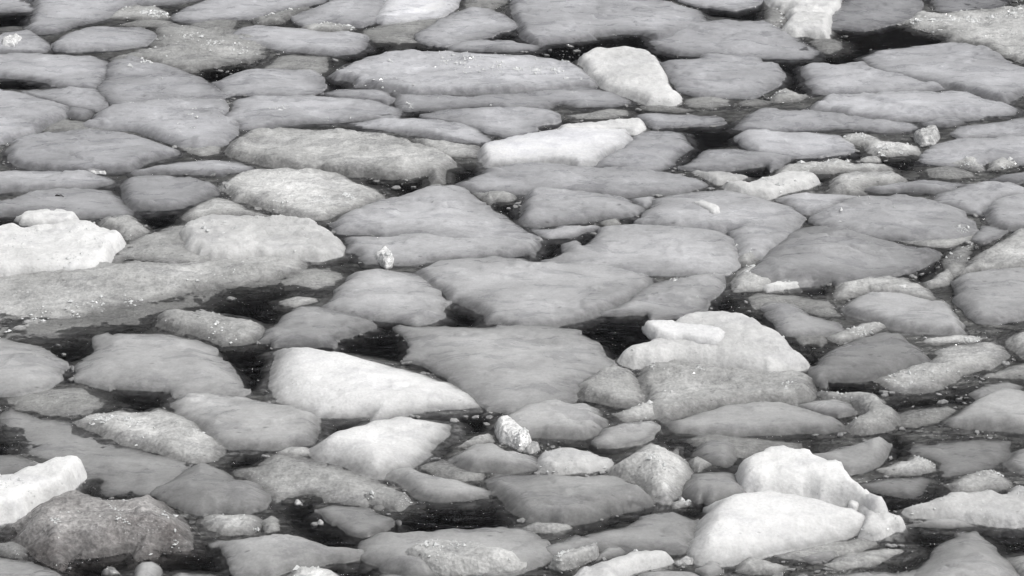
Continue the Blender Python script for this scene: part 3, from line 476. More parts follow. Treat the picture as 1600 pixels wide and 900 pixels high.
w|.8|h=.12,r=.1,cr=20|crumbly white tail of ice trailing from the corner berg's crest|1340,790 1368,784 1390,800 1412,815 1402,828 1372,840 1345,838 1350,815
w|.94|on,h=.015,n=ice_chunk|tiny ring like lump on the flank of the corner berg's snowy crest|1326,780 1340,776 1346,786 1337,793 1327,788
d|.4||murky drowned ice along the foot of the brightest white slab|1200,868 1250,855 1300,845 1350,840 1375,848 1350,862 1300,872 1260,878 1220,874
s|.36|h=.05,n=ice_chunk|small smooth grey floe on murky ice below the brightest white slab|1250,872 1275,862 1315,858 1300,873 1268,879
d|.46||long drowned rubble floe near the bottom edge beside the grey pyramid|1280,882 1325,862 1395,852 1425,850 1425,860 1395,872 1362,885 1312,890
s|.38|h=.08|pale floe cut off by the bottom edge next to the grey pyramid|1250,950 1260,905 1280,898 1340,892 1400,890 1450,892 1480,910 1480,950
s|.38|h=.1|smooth grey floe cracked away from the brightest white slab|853,860 870,845 900,835 950,825 985,815 1015,803 1050,800 1088,807 1085,825 1078,850 1072,863 1030,863 1000,862 970,853 930,855 890,865 865,868
g|.46|on,h=.07,r=.1,cr=30|sugary pale fragment lying against the cracked smooth grey floe|855,882 875,865 910,855 935,848 936,865 905,880 875,888
w|.70|h=.12,r=.14,cr=20|bright spindle shaped floe slanting up from the bottom edge|882,905 925,880 985,863 1030,860 1050,872 1030,882 990,893 965,903 960,950 870,950
s|.4|h=.06|thin grey slice between the sugary fragment and the bright spindle floe|935,866 945,853 975,853 995,860 968,868 930,876
s|.39|h=.08|grey floe cut off by the bottom edge under the bright spindle floe|975,950 985,905 1010,892 1040,888 1085,893 1105,905 1110,950
c|.46|h=.08|clear cracked nub at the lower corner of the cracked smooth floe|1050,880 1070,868 1090,874 1082,882 1060,884
s|.4|h=.1,n=ice_chunk|small pointed grey chunk at the foot of the brightest white slab|1087,890 1105,878 1120,873 1130,893 1105,902
g|.34|h=.08|dark bumpy floe near the bottom edge under the brightest white slab|1145,893 1152,878 1170,867 1200,875 1235,885 1215,897 1170,897
s|.22|h=.03|dark sunken floe cut off by the bottom edge below the bumpy one|1120,950 1130,908 1200,900 1250,903 1250,950
s|.36|h=.12|smooth dark grey block floe in the lower middle over a black gap|762,748 775,738 820,740 880,742 930,745 970,748 1000,762 1018,785 1000,792 960,800 920,812 880,816 840,812 800,805 790,790 770,770
d|.42||drowned grey ice under the smooth dark grey block floe|810,825 835,814 890,815 900,825 870,832 830,832
w|.60|h=.2,r=.1,cr=60,cp=850:728:8;870:732:10;895:730:10|rough log shaped chunk with a frosted broken side|837,725 845,706 875,700 925,702 955,710 962,720 945,733 900,738 862,741 843,735
g|.44|h=.32,r=.45,cr=34,cp=1020:712:12;1035:725:14|haystack shaped hump of ice streaked with glints|952,735 975,720 995,702 1017,691 1035,696 1062,700 1073,715 1078,737 1072,757 1050,778 1035,785 1015,772 995,752 972,745
s|.28|h=.08,n=ice_chunk|small dark blocky chunk behind the corner berg, in gloomy water|1084,705 1095,692 1130,683 1153,686 1148,722 1135,728 1100,720 1085,712
d|.24||gloomy drowned ice under the long pale lens floe|1050,690 1100,675 1180,682 1260,690 1250,710 1200,715 1150,715 1090,700
g|.3|h=.05|crumbly scrap beside the haystack shaped hump|1073,720 1090,712 1115,725 1092,737
s|.34|h=.12|trapezoid grey block between the haystack hump and the corner berg|1073,755 1085,738 1132,735 1147,737 1155,750 1175,770 1145,782 1112,786 1088,782 1072,772
g|.36|h=.05,cr=24,n=ice_chunk|froth of broken crumbs under the trapezoid grey block|1048,785 1065,780 1082,784 1070,795 1050,795
c|.95|h=.32,r=.16,cr=60|clear crystal boulder, bright and faceted, between grey floes|770,660 778,652 795,650 810,658 822,672 832,682 828,700 812,706 798,698 780,690 772,675
c|.48|h=.14|glassy nub at the foot of the clear crystal boulder|815,706 830,688 843,692 845,703 830,710
s|.41|h=.09|cloudy grey floe below the clear crystal boulder|700,720 722,705 745,697 775,695 800,705 835,712 840,730 800,737 765,735 735,735
g|.35|h=.1|rough grey shoulder of ice beside the clear crystal boulder|712,698 735,683 765,675 775,690 745,698
d|.32||dim drowned ice under the cloudy grey floe|650,728 690,715 735,735 762,738 760,750 720,752 680,745
s|.66|mat=w,h=.13,r=.2|white wedge slab with a sharp lower point, below the bright white lens|486,702 500,688 540,675 590,663 620,655 660,656 700,662 698,675 680,692 665,710 645,730 620,735 595,745 575,740 537,725 500,715
s|.42|h=.1|curving grey tongue of ice from the point of the white wedge slab|602,742 615,731 640,732 670,742 725,750 760,760 770,768 745,780 690,783 650,775 625,758
g|.3|h=.05,r=.4|large dull floe sunk low between the white wedge slab and black water|370,735 400,722 437,708 482,715 540,730 580,745 612,757 645,772 652,788 625,797 590,795 550,785 500,775 470,775 437,783 420,765 400,755
g|.42|h=.06|small grey patch of ice behind the white wedge slab's blunt end|430,707 450,697 485,698 487,710 460,714
g|.37|on,h=.05,cr=20|gritty heap of ice on the end of the large dull sunken floe|555,775 600,757 640,770 650,785 625,800 575,790
s|.32|h=.05|grey keel shaped floe dipping into the black pool|490,800 512,790 575,795 612,808 625,818 605,825 575,835 555,835 525,820
s|.44|h=.12,r=.18|ribbed pale floe with dark grooves near the bottom edge|328,850 345,843 400,835 440,831 475,833 510,845 550,851 570,862 555,875 500,880 450,887 430,898 365,897 355,878 345,862
g|.5|h=.08,cr=24|frosted crumbling floe cut off by the bottom edge under the ribbed floe|448,895 465,886 490,888 530,895 545,905 550,950 440,950
s|.37|h=.1|broad grey floe near the bottom edge that carries a paler oval|560,845 580,833 640,828 720,824 790,822 830,830 852,845 862,865 850,880 800,895 700,900 640,900 600,890 575,875 562,862
g|.46|on,h=.09,r=.16,cr=50,cp=670:850:12;710:850:12;640:865:6|paler frosted oval resting on the broad grey floe|632,862 650,845 665,841 715,843 770,852 810,862 823,876 800,888 750,893 690,893 655,887 637,875
s|.36|h=.05|flat grey floe cut off by the bottom edge below the frosted oval|560,950 575,905 600,896 680,903 760,903 845,900 860,915 865,950
s|.31|h=.22,r=.5|dusky dome of ice with a clear smooth top behind the reddish dirty floe|240,770 262,750 285,733 305,721 325,722 350,732 368,747 400,750 425,772 415,790 385,800 350,795 320,800 290,795 270,785
g|.4|h=.1,cr=24,cp=403:822:6|small pale frosted block between the dusky dome and the ribbed floe|315,815 320,801 340,800 400,803 412,810 408,828 390,835 350,835 325,828
d|.36||drowned scrap of ice beside the small pale frosted block|405,815 425,803 442,812 440,828 415,832
r|.46|h=.17,r=.3,cr=60,cp=88:812:8;175:790:8;255:800:8;192:812:10;275:822:8|reddish dirty floe, lumpy and stained, lying over black water|20,835 25,815 40,797 75,783 110,772 137,769 170,775 190,782 225,775 250,778 270,792 287,805 296,825 297,855 275,865 240,863 200,865 150,873 100,882 60,870 43,855 25,845
w|.90|flat,h=.2,r=.09,cr=30|bright white bar of ice propped over the reddish dirty floe|-90,770 0,755 37,742 75,730 100,724 120,724 130,735 129,745 110,770 105,777 80,783 50,793 25,807 0,812 -90,818
g|.22|h=.08|dark rounded floe at the picture edge below the reddish dirty floe|-90,848 0,846 20,846 38,855 48,868 25,873 0,868 -90,866
s|.42|h=.1|plain grey floe filling the bottom corner below the reddish dirty floe|-90,868 0,868 50,878 82,890 110,910 120,950 -90,950
s|.52|h=.10,r=.07,n=ice_chunk|rounded pale stump of ice standing in black water at the bottom edge|205,950 207,905 213,882 222,875 232,873 242,880 246,895 250,950
c|.3|h=.05,cr=10|little frothy knob in the black water under the reddish dirty floe|158,892 168,885 180,886 190,896 175,899 160,898
s|.36|h=.06|grey floe at the bottom edge between the pale stump and the ribbed floe|250,950 255,905 270,895 290,886 315,892 350,900 365,915 368,950
c|.6|h=.025|bright speck of floating ice in the black pool beside a dull sunken floe|459,784 463,780 469,780 473,785 467,788 461,788
c|.5|h=.025|tiny glassy bit adrift in the black pool above the ribbed floe|494,814 499,811 506,813 505,819 498,819
c|.8|on,h=.05|clear splinter lying on the lower rim of the wide pale lens|133,264 150,262 167,267 166,273 150,272 137,270
"""
# where the photograph shows open black water
HOLES = """
-90,21 50,20 44,40 -90,42
-90,118 40,125 95,135 40,139 -90,136
300,112 345,105 400,96 385,105 335,127
520,92 530,88 560,84 590,70 620,68 680,72 697,80 640,80 600,84 560,92 525,108
503,137 530,126 592,137
622,181 660,172 662,180
758,58 785,51 808,46 814,66 790,62
848,72 925,63 1000,58 1020,70 1060,82 1180,88 1290,88 1282,99 1200,96 1060,92 1030,96 1010,82 930,80 905,96 880,92 830,85
1085,10 1150,18 1190,8 1203,25 1180,31 1110,25
1236,52 1300,46 1350,50 1410,36 1440,50 1520,68 1690,110 1690,125 1560,86 1500,68 1420,74 1350,86 1340,99 1290,99 1270,90 1310,82 1320,65 1290,58
1222,98 1250,102 1258,130 1270,147 1250,148 1228,137
1000,200 1075,200 1135,195 1150,205 1140,225 1085,232 1070,205
820,213 840,198 872,194 872,208
1052,256 1072,236 1105,228 1085,244 1065,258
1150,268 1240,254 1290,246 1345,236 1352,245 1300,248 1215,264 1195,276
1375,246 1430,243 1442,258 1400,267
1277,278 1300,275 1290,300 1275,295
550,278 640,282 710,262 762,266 720,284 660,292 605,308 580,290
752,316 812,316 814,347 795,337
828,374 880,378 928,360 920,377 880,394 845,407 822,404
890,350 1000,338 1000,350 930,352
205,330 260,330 292,324 275,347 240,357 212,342
-90,342 22,345 24,360 -90,362
178,404 262,413 230,420 185,415
478,345 520,360 540,380 554,383 558,407 520,410 540,395
128,525 200,505 243,488 246,512 180,515 150,535 130,557 103,563 75,540
98,590 103,570 125,575 115,597
318,480 380,458 450,448 503,460 480,470 440,490 415,502 330,487
338,545 400,536 470,543 560,525 600,506 627,515 640,545 690,577 600,560 500,540 430,543 418,580 427,607 383,607 363,570
672,443 700,470 750,490 800,507 700,507 688,480
900,515 940,494 1000,494 1062,488 1010,505 1010,525 975,552 958,562 935,530
1108,478 1130,450 1160,462 1178,492 1110,492
1243,538 1292,540 1275,562 1263,578
1278,598 1370,597 1400,620 1450,615 1512,615 1512,627 1420,637 1395,642 1370,614 1290,609
168,607 277,613 272,627 215,642 183,630
493,655 600,650 700,643 760,638 772,655 745,672 710,677 690,702 660,732 680,700 700,662 620,652 530,677 493,674
883,621 930,632 962,640 945,652 900,634
1018,692 1045,678 1082,700 1087,714 1050,702
1140,722 1200,715 1205,722 1150,736
353,710 427,703 402,727 368,732
110,757 150,752 235,775 180,780 132,768
433,785 480,773 522,780 490,795 510,815 555,838 562,852 520,850 470,834 438,830 440,800
608,825 660,798 740,783 772,773 795,800 817,817 700,824 600,832
895,825 940,812 1000,800 1005,808 940,826 905,836
68,880 150,872 200,865 300,860 347,856 362,892 300,892 250,885 240,875 215,878 160,897 110,902
-90,815 22,813 27,847 -90,852
1052,797 1107,783 1092,812
1342,765 1370,773 1420,780 1450,773 1482,758 1470,772 1410,797 1388,797
1340,847 1420,833 1482,828 1460,852 1430,882 1400,892 1378,887 1425,857
1530,823 1690,823 1690,855 1575,867
488,885 560,876 602,890 590,900 530,892
-90,678 10,683 32,705 0,710 -90,708
1386,688 1417,700 1422,717 1393,717
1398,437 1440,420 1475,401 1482,414 1440,442
1255,448 1312,442 1305,457 1260,458
"""

# ---------------------------------------------------------------- ice
def spline(P, step):
    """closed Catmull-Rom through P, resampled at about STEP"""
    n = len(P)
    out = []
    for i in range(n):
        a, b, c, d = P[i - 1], P[i], P[(i + 1) % n], P[(i + 2) % n]
        m = max(2, int(np.linalg.norm(c - b) / step) + 1)
        for j in range(m):
            s = j / m
            q = .5 * ((2 * b) + (c - a) * s + (2 * a - 5 * b + 4 * c - d) * s * s + (3 * b - a - 3 * c + d) * s ** 3)
            lin = b + (c - b) * s
            out.append(q * .04 + lin * .96)
    return np.array(out)
def resample(P, step):
    Q = np.vstack([P, P[:1]])
    L = np.r_[0, np.cumsum(np.linalg.norm(np.diff(Q, axis=0), axis=1))]
    n = max(12, int(L[-1] / step))
    t = np.linspace(0, L[-1], n, endpoint=False)
    return np.c_[np.interp(t, L, Q[:, 0]), np.interp(t, L, Q[:, 1])]
def normals(P):
    t = np.roll(P, -1, 0) - np.roll(P, 1, 0)
    n = np.c_[t[:, 1], -t[:, 0]]
    return n / np.maximum(np.linalg.norm(n, axis=1, keepdims=True), 1e-9)
def area(P):
    x, y = P[:, 0], P[:, 1]
    return .5 * np.sum(x * np.roll(y, -1) - y * np.roll(x, -1))
def inside(P, Q):
    x, y = Q[:, 0], Q[:, 1]
    r = np.zeros(len(Q), bool)
    for (ax, ay), (bx, by) in zip(P, np.roll(P, -1, 0)):
        c = (ay > y) != (by > y)
        if c.any():
            r ^= c & (x < (bx - ax) * (y - ay) / (by - ay + 1e-12) + ax)
    return r
def dist(P, Q):
    A, B = P, np.roll(P, -1, 0)
    D = B - A
    L2 = np.maximum((D ** 2).sum(1), 1e-12)
    out = np.empty(len(Q))
    for i in range(0, len(Q), 500):
        q = Q[i:i + 500, None, :]
        t = np.clip(((q - A) * D).sum(2) / L2, 0, 1)
        out[i:i + 500] = np.sqrt((((A + t[..., None] * D) - q) ** 2).sum(2).min(1))
    return out
def fbm(x, y, s, seed, oct=3):
    v, a, f = 0.0, 1.0, s
    for k in range(oct):
        v += a * noise.noise(Vector((x * f + seed, y * f - seed, seed * .7 + k * 9.1)))
        a *= .5
        f *= 2.1
    return v

HOLE_PX = [np.array([tuple(map(float, q.split(','))) for q in line.split()]) for line in HOLES.strip().splitlines()]
def keep_out(S):
    """pull an outline back to the rim of the open water it has grown over"""
    lo, hi = S.min(0), S.max(0)
    for Hh in HOLE_PX:
        if (Hh.min(0) > hi).any() or (Hh.max(0) < lo).any():
            continue
        m = np.where(inside(Hh, S))[0]
        if not len(m) or len(m) > .45 * len(S) or inside(S, Hh.mean(0, keepdims=True))[0] and len(m) > .3 * len(S):
            continue
        A, B = Hh, np.roll(Hh, -1, 0)
        D = B - A
        for i in m:
            t = np.clip(((S[i] - A) * D).sum(1) / np.maximum((D ** 2).sum(1), 1e-9), 0, 1)
            q = A + t[:, None] * D
            S[i] = q[((q - S[i]) ** 2).sum(1).argmin()]
    return S

LOOPS = []
BUILT = []                      # (xy min, xy max, top points) of what already floats, for pieces that rest on it
def height_under(Q):
    best = []
    lo, hi = Q.min(0), Q.max(0)
    for a, b, pts in BUILT:
        if (hi < a).any() or (lo > b).any():
            continue
        for q in Q[:: max(1, len(Q) // 24)]:
            d = ((pts[:, :2] - q) ** 2).sum(1)
            i = d.argmin()
            if d[i] < .004:
                best.append(pts[i, 2])
    return float(np.percentile(best, 60)) if best else 0.05

DEF = {'s': dict(h=.060, r=.13, sh=.10, jag=.022, low=.014, hi=.004, p=2.2),
       'g': dict(h=.068, r=.12, sh=.09, jag=.026, low=.018, hi=.013, p=2.0),
       'w': dict(h=.14, r=.14, sh=.10, jag=.026, low=.020, hi=.013, p=2.6),
       'c': dict(h=.12, r=.10, sh=.03, jag=.016, low=.025, hi=.020, p=2.0),
       'd': dict(h=.026, r=.30, sh=.22, jag=.030, low=.014, hi=.006, p=1.6),
       'r': dict(h=.15, r=.25, sh=.12, jag=.030, low=.040, hi=.020, p=2.0)}

def build_floe(idx, kind, tone, opts, label, pix):
    rnd = random.Random(idx * 77 + 5)
    seed = idx * 3.713 % 97
    D = dict(DEF[kind])
    for k in ('h', 'r', 'sh', 'tl'):
        if k in opts:
            D[k] = float(opts[k])
    pix = np.array(pix, float)
    h, z0 = D['h'], 0.0
    on = 'on' in opts
    if on:
        z0 = .1
        for _ in range(3):
            Q = np.array([at(x, y, z0) for x, y in pix])
            z0 = height_under(Q * .7 + Q.mean(0) * .3)
        z0 -= .006
    mpp = 36.0 / LENS / 1600.0 * np.linalg.norm(np.r_[at(*pix.mean(0)), CAM_H])      # metres per pixel here
    h = min(h, .40 * np.ptp(pix[:, 1]) * mpp)
    if kind in 'sg' and not on:
        h *= .8
        tone *= rnd.uniform(1.06, 1.36)
    if kind == 'g':
        tone *= 1.30
    if kind == 'd':
        tone *= 1.3
    tone = min(tone, .96)
    # outline in pixels: front edge lies at the waterline, back edge is seen over the raised back
    S = resample(spline(pix, 4.0), 4.0)
    if area(S) > 0:             # picture y runs down: make the loop counter-clockwise on the water
        S = S[::-1]
    nrm = normals(S * np.array([1, -1]))
    back = np.clip(.5 + nrm[:, 1], 0, 1)
    if not on and kind != 'c':
        S = S + nrm * np.array([1, -1]) * (min(5.0, .045 * np.ptp(pix[:, 1])) + min(3.0, .03 * np.ptp(pix[:, 1])) * (1 - back))[:, None]
    low = -.003 if kind != 'd' else -.008
    lifted = kind == 's' and not on and h > .03 and rnd.random() < .38
    if lifted:
        low = min(rnd.uniform(.012, .034), h * .6)
    if not on and kind in 'sgdr':
        S = keep_out(S)
    # how tall the piece looks at each column of the picture limits how far its back edge can stand up
    span = np.array([np.ptp(S[np.abs(S[:, 0] - x) < 5.0, 1]) for x in S[:, 0]]) * mpp
    hb = np.minimum(h, .55 * span)
    P = np.array([at(x, y, z0 + hh * (.62 if on or kind in 'wc' else .30) * b + (low * b if lifted else 0)) for (x, y), b, hh in zip(S, back, hb)])
    step = .028
    size = np.ptp(P, axis=0).max()
    if size < .9:
        step = max(.012, size / 26)
    P = resample(P, step)
    nn = normals(P)
    js = np.array([fbm(x, y, 5.0, seed, 4) for x, y in P])
    # broken rim: straight facets between random corners
    nk = max(6, int(len(P) * step / .11))
    kx = np.sort(np.array([rnd.random() for _ in range(nk)]))
    ky = np.array([rnd.uniform(-1, 1) for _ in range(nk)])
    ch = np.interp(np.linspace(0, 1, len(P), endpoint=False), np.r_[kx[-1] - 1, kx, kx[0] + 1], np.r_[ky[-1], ky, ky[0]])
    js = js * .5 + ch * {'s': 1.1, 'g': .95, 'w': 1.1}.get(kind, .5)
    jf = np.array([fbm(x, y, 24.0, seed + 7, 2) for x, y in P])
    P = P + nn * ((js * D['jag'] + jf * .009) * min(1, size / .8))[:, None]
    # inner points
    lo, hi = P.min(0), P.max(0)
    g = step * 1.06
    gx, gy = np.meshgrid(np.arange(lo[0], hi[0], g), np.arange(lo[1], hi[1], g * .9))
    gx[1::2] += g * .5
    G = np.c_[gx.ravel(), gy.ravel()]
    G = G + np.array([[rnd.uniform(-.28, .28) * g, rnd.uniform(-.28, .28) * g] for _ in range(len(G))])
    G = G[inside(P, G)]
    if len(G):
        G = G[dist(P, G) > step * .55]
    V2 = [Vector(p) for p in P] + [Vector(p) for p in G]
    n = len(P)
    ov, oe, of, *_ = delaunay_2d_cdt(V2, [], [list(range(n))], 1, 1e-5)
    XY = np.array([(v.x, v.y) for v in ov])
    tris = [tuple(f) for f in of]
    if not tris:
        return None
    dd = dist(P, XY)
    rr = max(min(D['r'], dd.max() * (.5 if on or kind in 'wc' else .85)), 1e-3)
    t = np.clip(dd / rr, 0, 1)
    prof = 1 - (1 - t) ** D['p']
    if kind in 'sgdr' and not on:
        prof = .6 * prof + .4 * t * t * (3 - 2 * t)
    c = XY.mean(0)
    ta = rnd.uniform(0, 6.28)
    tilt = rnd.uniform(.2, 1.0) * .018 if not on and kind != 'd' else 0.0
    if 'tl' in D:
        tilt, ta = math.tan(R(D['tl'])), R(60)
    if 'tl' not in D:
        tilt = min(tilt, .25 * h / max(size, .1))
    tx, ty = tilt * math.cos(ta), tilt * math.sin(ta)
    z = np.empty(len(XY))
    # worn facets: the top breaks into planes along one or two creases
    terr = []
    if kind in 'sgw' and not on and 'flat' not in opts and dd.max() > .12:
        terr = [(rnd.uniform(-.35, .0), rnd.uniform(.008, .022)), (rnd.uniform(.1, .45), rnd.uniform(.008, .022))]
        if kind == 'w':
            terr = [(lv, hg * 1.25) for lv, hg in terr] + [(.75, .014)]
    creases = []
    if kind in 'sg' and not on and dd.max() > .16:
        for _ in range(rnd.choice((1, 2, 2))):
            ca = rnd.uniform(0, 6.28)
            cd = np.array([math.cos(ca), math.sin(ca)])
            pr = (XY - c) @ cd
            creases.append((cd, np.percentile(pr, rnd.uniform(45, 80)), rnd.uniform(.05, .16)))
    sm = min(1.0, size / .7)
    for i, (x, y) in enumerate(XY):
        a = prof[i]
        zz = low + (h - low) * a
        zz += D['low'] * sm * a * fbm(x, y, 1.9, seed, 3)
        zz += D['hi'] * (.3 + .7 * sm) * min(1, a * 2 + .25) * fbm(x, y, 13.0 if sm > .6 else 22.0, seed + 3, 3)
        zz += (tx * (x - c[0]) + ty * (y - c[1])) * a
        for cd, c0, sl_ in creases:
            e = (x - c[0]) * cd[0] + (y - c[1]) * cd[1] - c0 + .05 * fbm(x, y, 2.2, seed + 31, 2)
            if e > 0:
                zz -= min(sl_ * e * e / (e + .08), h * .42) * a
        # split layers: thin terraces with broken steps
        if terr:
            f = fbm(x * .8 + y * .25, y * 1.25, 1.5, seed + 41, 3) + .12 * fbm(x, y, 9.0, seed + 43, 2)
            for lv, hgt in terr:
                e = min(1.0, max(0.0, (f - lv) / .05))
                zz += hgt * (e - .5) * a
        z[i] = z0 + zz
    top = np.c_[XY, z]
    # rim loop from the boundary edges of the top
    cnt = {}
    for f in tris:
        for a, b in zip(f, f[1:] + f[:1]):
            cnt[(a, b)] = cnt.get((a, b), 0) + 1
    rim = [(a, b) for (a, b) in cnt if (b, a) not in cnt]
    flip = area(XY[list(tris[0])]) < 0
    if flip:
        tris = [f[::-1] for f in tris]
        rim = [(b, a) for a, b in rim]
    acc = {}
    for a, b in rim:
        e = XY[b] - XY[a]
        nv = np.array([e[1], -e[0]])
        acc[a] = acc.get(a, 0) + nv
        acc[b] = acc.get(b, 0) + nv
    rv = list(acc)
    nb = {i: [] for i in rv}
    for a, b in rim:
        nb[a].append(b)
        nb[b].append(a)
    for _ in range(3 if D['sh'] < .3 else 14):
        acc = {i: acc[i] * .5 + sum(acc[j] for j in nb[i]) * (.5 / max(1, len(nb[i]))) for i in rv}
    # thickness: 1 in the body, less towards the feathered rim, nothing at the foot
    crisp = on or kind in 'wc' or lifted
    e0, ew = (.80, .07) if crisp else {'s': (.54, .12), 'g': (.56, .12), 'r': (.7, .12), 'd': (.50, .20)}[kind]
    ew = min(ew, dd.max() * .6)
    q_ = np.clip(dd / ew, 0, 1)
    core = np.clip(dd / min(.46, max(.12, dd.max() * .9)), 0, 1)
    tmax = .86 if kind == 'd' else (1.0 if crisp and not lifted else .60 + .40 * core * (2 - core))
    thick = list(e0 * tmax + (tmax - e0 * tmax) * q_ * q_ * (3 - 2 * q_))
    verts = [tuple(p) for p in top]
    faces = list(tris)
    prev = {i: i for i in rv}
    if on:
        rings = [(.004, z0 - .03), (-.01, z0 - .07)]
    else:
        s = D['sh']
        rings = [(.035 + s * .06, -.010), (.065 + s * .22, -.025), (.085 + s * .5, -.052), (.10 + s * .85, -.11), (.09 + s, -.22), (s * .7, -.36)]
        if lifted:
            rings = [(.006, -.012), (.03 + s * .2, -.03), (.06 + s * .5, -.06), (.08 + s * .85, -.12), (.07 + s, -.22), (s * .7, -.36)]
        if kind == 'w':
            rings = [(.03, -.016), (.07 + s * .2, -.045), (.10 + s * .6, -.10), (.10 + s, -.22), (s * .7, -.36)]
    if kind == 'c' and not on:
        rings = [(.006, -.03), (-.01, -.06 if size < .15 else -.2)]
        if size < .12:
            rings = [(.004, -.008), (-.01, -.016)]
    fade = [.78, .42, .17, .05, 0, 0]
    for ri, (off, zz) in enumerate(rings):
        cur = {}
        for i in rv:
            d = acc[i] / max(np.linalg.norm(acc[i]), 1e-9)
            k = 1 + .45 * fbm(XY[i][0], XY[i][1], 4.0, seed + 11, 2)
            q = XY[i] + d * off * (k if off > .01 else 1)
            cur[i] = len(verts)
            verts.append((q[0], q[1], zz + (.012 * (k - 1) if not on else 0)))
            thick.append(1.0 if on else e0 * fade[ri] * max(.4, min(1.5, k)))
        for a, b in rim:
            faces.append((prev[b], prev[a], cur[a], cur[b]))
        prev = cur
    ci = len(verts)
    verts.append((c[0], c[1], rings[-1][1] - .01))
    thick.append(1.0 if on else 0.0)
    for a, b in rim:
        faces.append((prev[b], prev[a], ci))
    name = opts.get('n') or {'c': 'ice_lump'}.get(kind, 'ice_floe')
    o = mesh_obj(name, [(x - c[0], y - c[1], q) for x, y, q in verts], faces, MAT[opts.get('mat', kind)])
    o.location = (c[0], c[1], 0)
    o.data.attributes.new('thickness', 'FLOAT', 'POINT').data.foreach_set('value', thick)
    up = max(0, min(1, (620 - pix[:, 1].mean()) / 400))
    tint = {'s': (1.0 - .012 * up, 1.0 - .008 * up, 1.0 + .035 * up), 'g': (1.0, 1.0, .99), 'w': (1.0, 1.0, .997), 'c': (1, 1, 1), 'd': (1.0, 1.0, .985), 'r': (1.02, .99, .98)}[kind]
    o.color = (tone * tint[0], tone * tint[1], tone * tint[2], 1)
    o['label'] = label
    o['category'] = {'ice_chunk': 'ice chunk', 'ice_lump': 'ice lump', 'ice_floe': 'ice floe'}[name]
    o['group'] = 'ice drifting on the dark water'
    BUILT.append((lo, hi, top))
    LOOPS.append(P)
    # frost: glinting crystals frozen to the surface, a part of the floe
    ncr = int(int(opts.get('cr', 0)) * 1.8)
    if ncr:
        pts = []
        cps = [tuple(map(float, q.split(':'))) for q in opts['cp'].split(';')] if 'cp' in opts else []
        if cps:
            for _ in range(int(ncr * .75)):
                x, y, rad = rnd.choice(cps)
                pts.append(at(x + rnd.gauss(0, rad * .6), y + rnd.gauss(0, rad * .28), z0 + h))
        order = sorted(range(len(XY)), key=lambda i: -fbm(XY[i][0], XY[i][1], 2.6, seed + 20, 2) + rnd.random() * .25)
        pool = order[:max(4, len(order) // 4)]
        while len(pts) < ncr:
            pts.append(XY[rnd.choice(pool)])
        fv, ff = [], []
        for q in pts:
            d = ((XY - q) ** 2).sum(1)
            i = d.argmin()
            if d[i] > .006 or dd[i] < .01:
                continue
            s = rnd.choice([.004, .005, .005, .006, .007, .010]) * (2.0 if rnd.random() < .12 else 1.0) * max(1.0, (c[1] / 19.0))
            b = len(fv)
            rx = [rnd.uniform(.5, 1.5) for _ in range(6)]
            a0 = rnd.uniform(0, 6.28)
            ct, st = math.cos(a0), math.sin(a0)
            for k, (x, y, zz) in enumerate(((1, 0, 0), (0, 1, 0), (-1, 0, 0), (0, -1, 0), (0, 0, 1), (0, 0, -1))):
                x, y, zz = x * s * rx[k] * 1.5, y * s * rx[k], zz * s * rx[k]
                fv.append((q[0] + x * ct - y * st - c[0], q[1] + x * st + y * ct - c[1], top[i, 2] + zz + s * .25))
            for f in ((0, 1, 4), (1, 2, 4), (2, 3, 4), (3, 0, 4), (1, 0, 5), (2, 1, 5), (3, 2, 5), (0, 3, 5)):
                ff.append(tuple(b + k for k in f))
        if fv:
            fo = mesh_obj('frost', fv, ff, FROST, o, smooth=False)
            fo['kind'] = 'stuff'
    return o

jobs = []
for i, line in enumerate(FLOES.strip().splitlines()):
    kind, tone, op, label, pts = line.split('|')
    op = dict((q.split('=') + [''])[:2] for q in op.split(',') if q)
    jobs.append((i, kind, float(tone), op, label, [tuple(map(float, q.split(','))) for q in pts.split()]))
for j in sorted(jobs, key=lambda j: 'on' in j[3]):
    build_floe(*j)

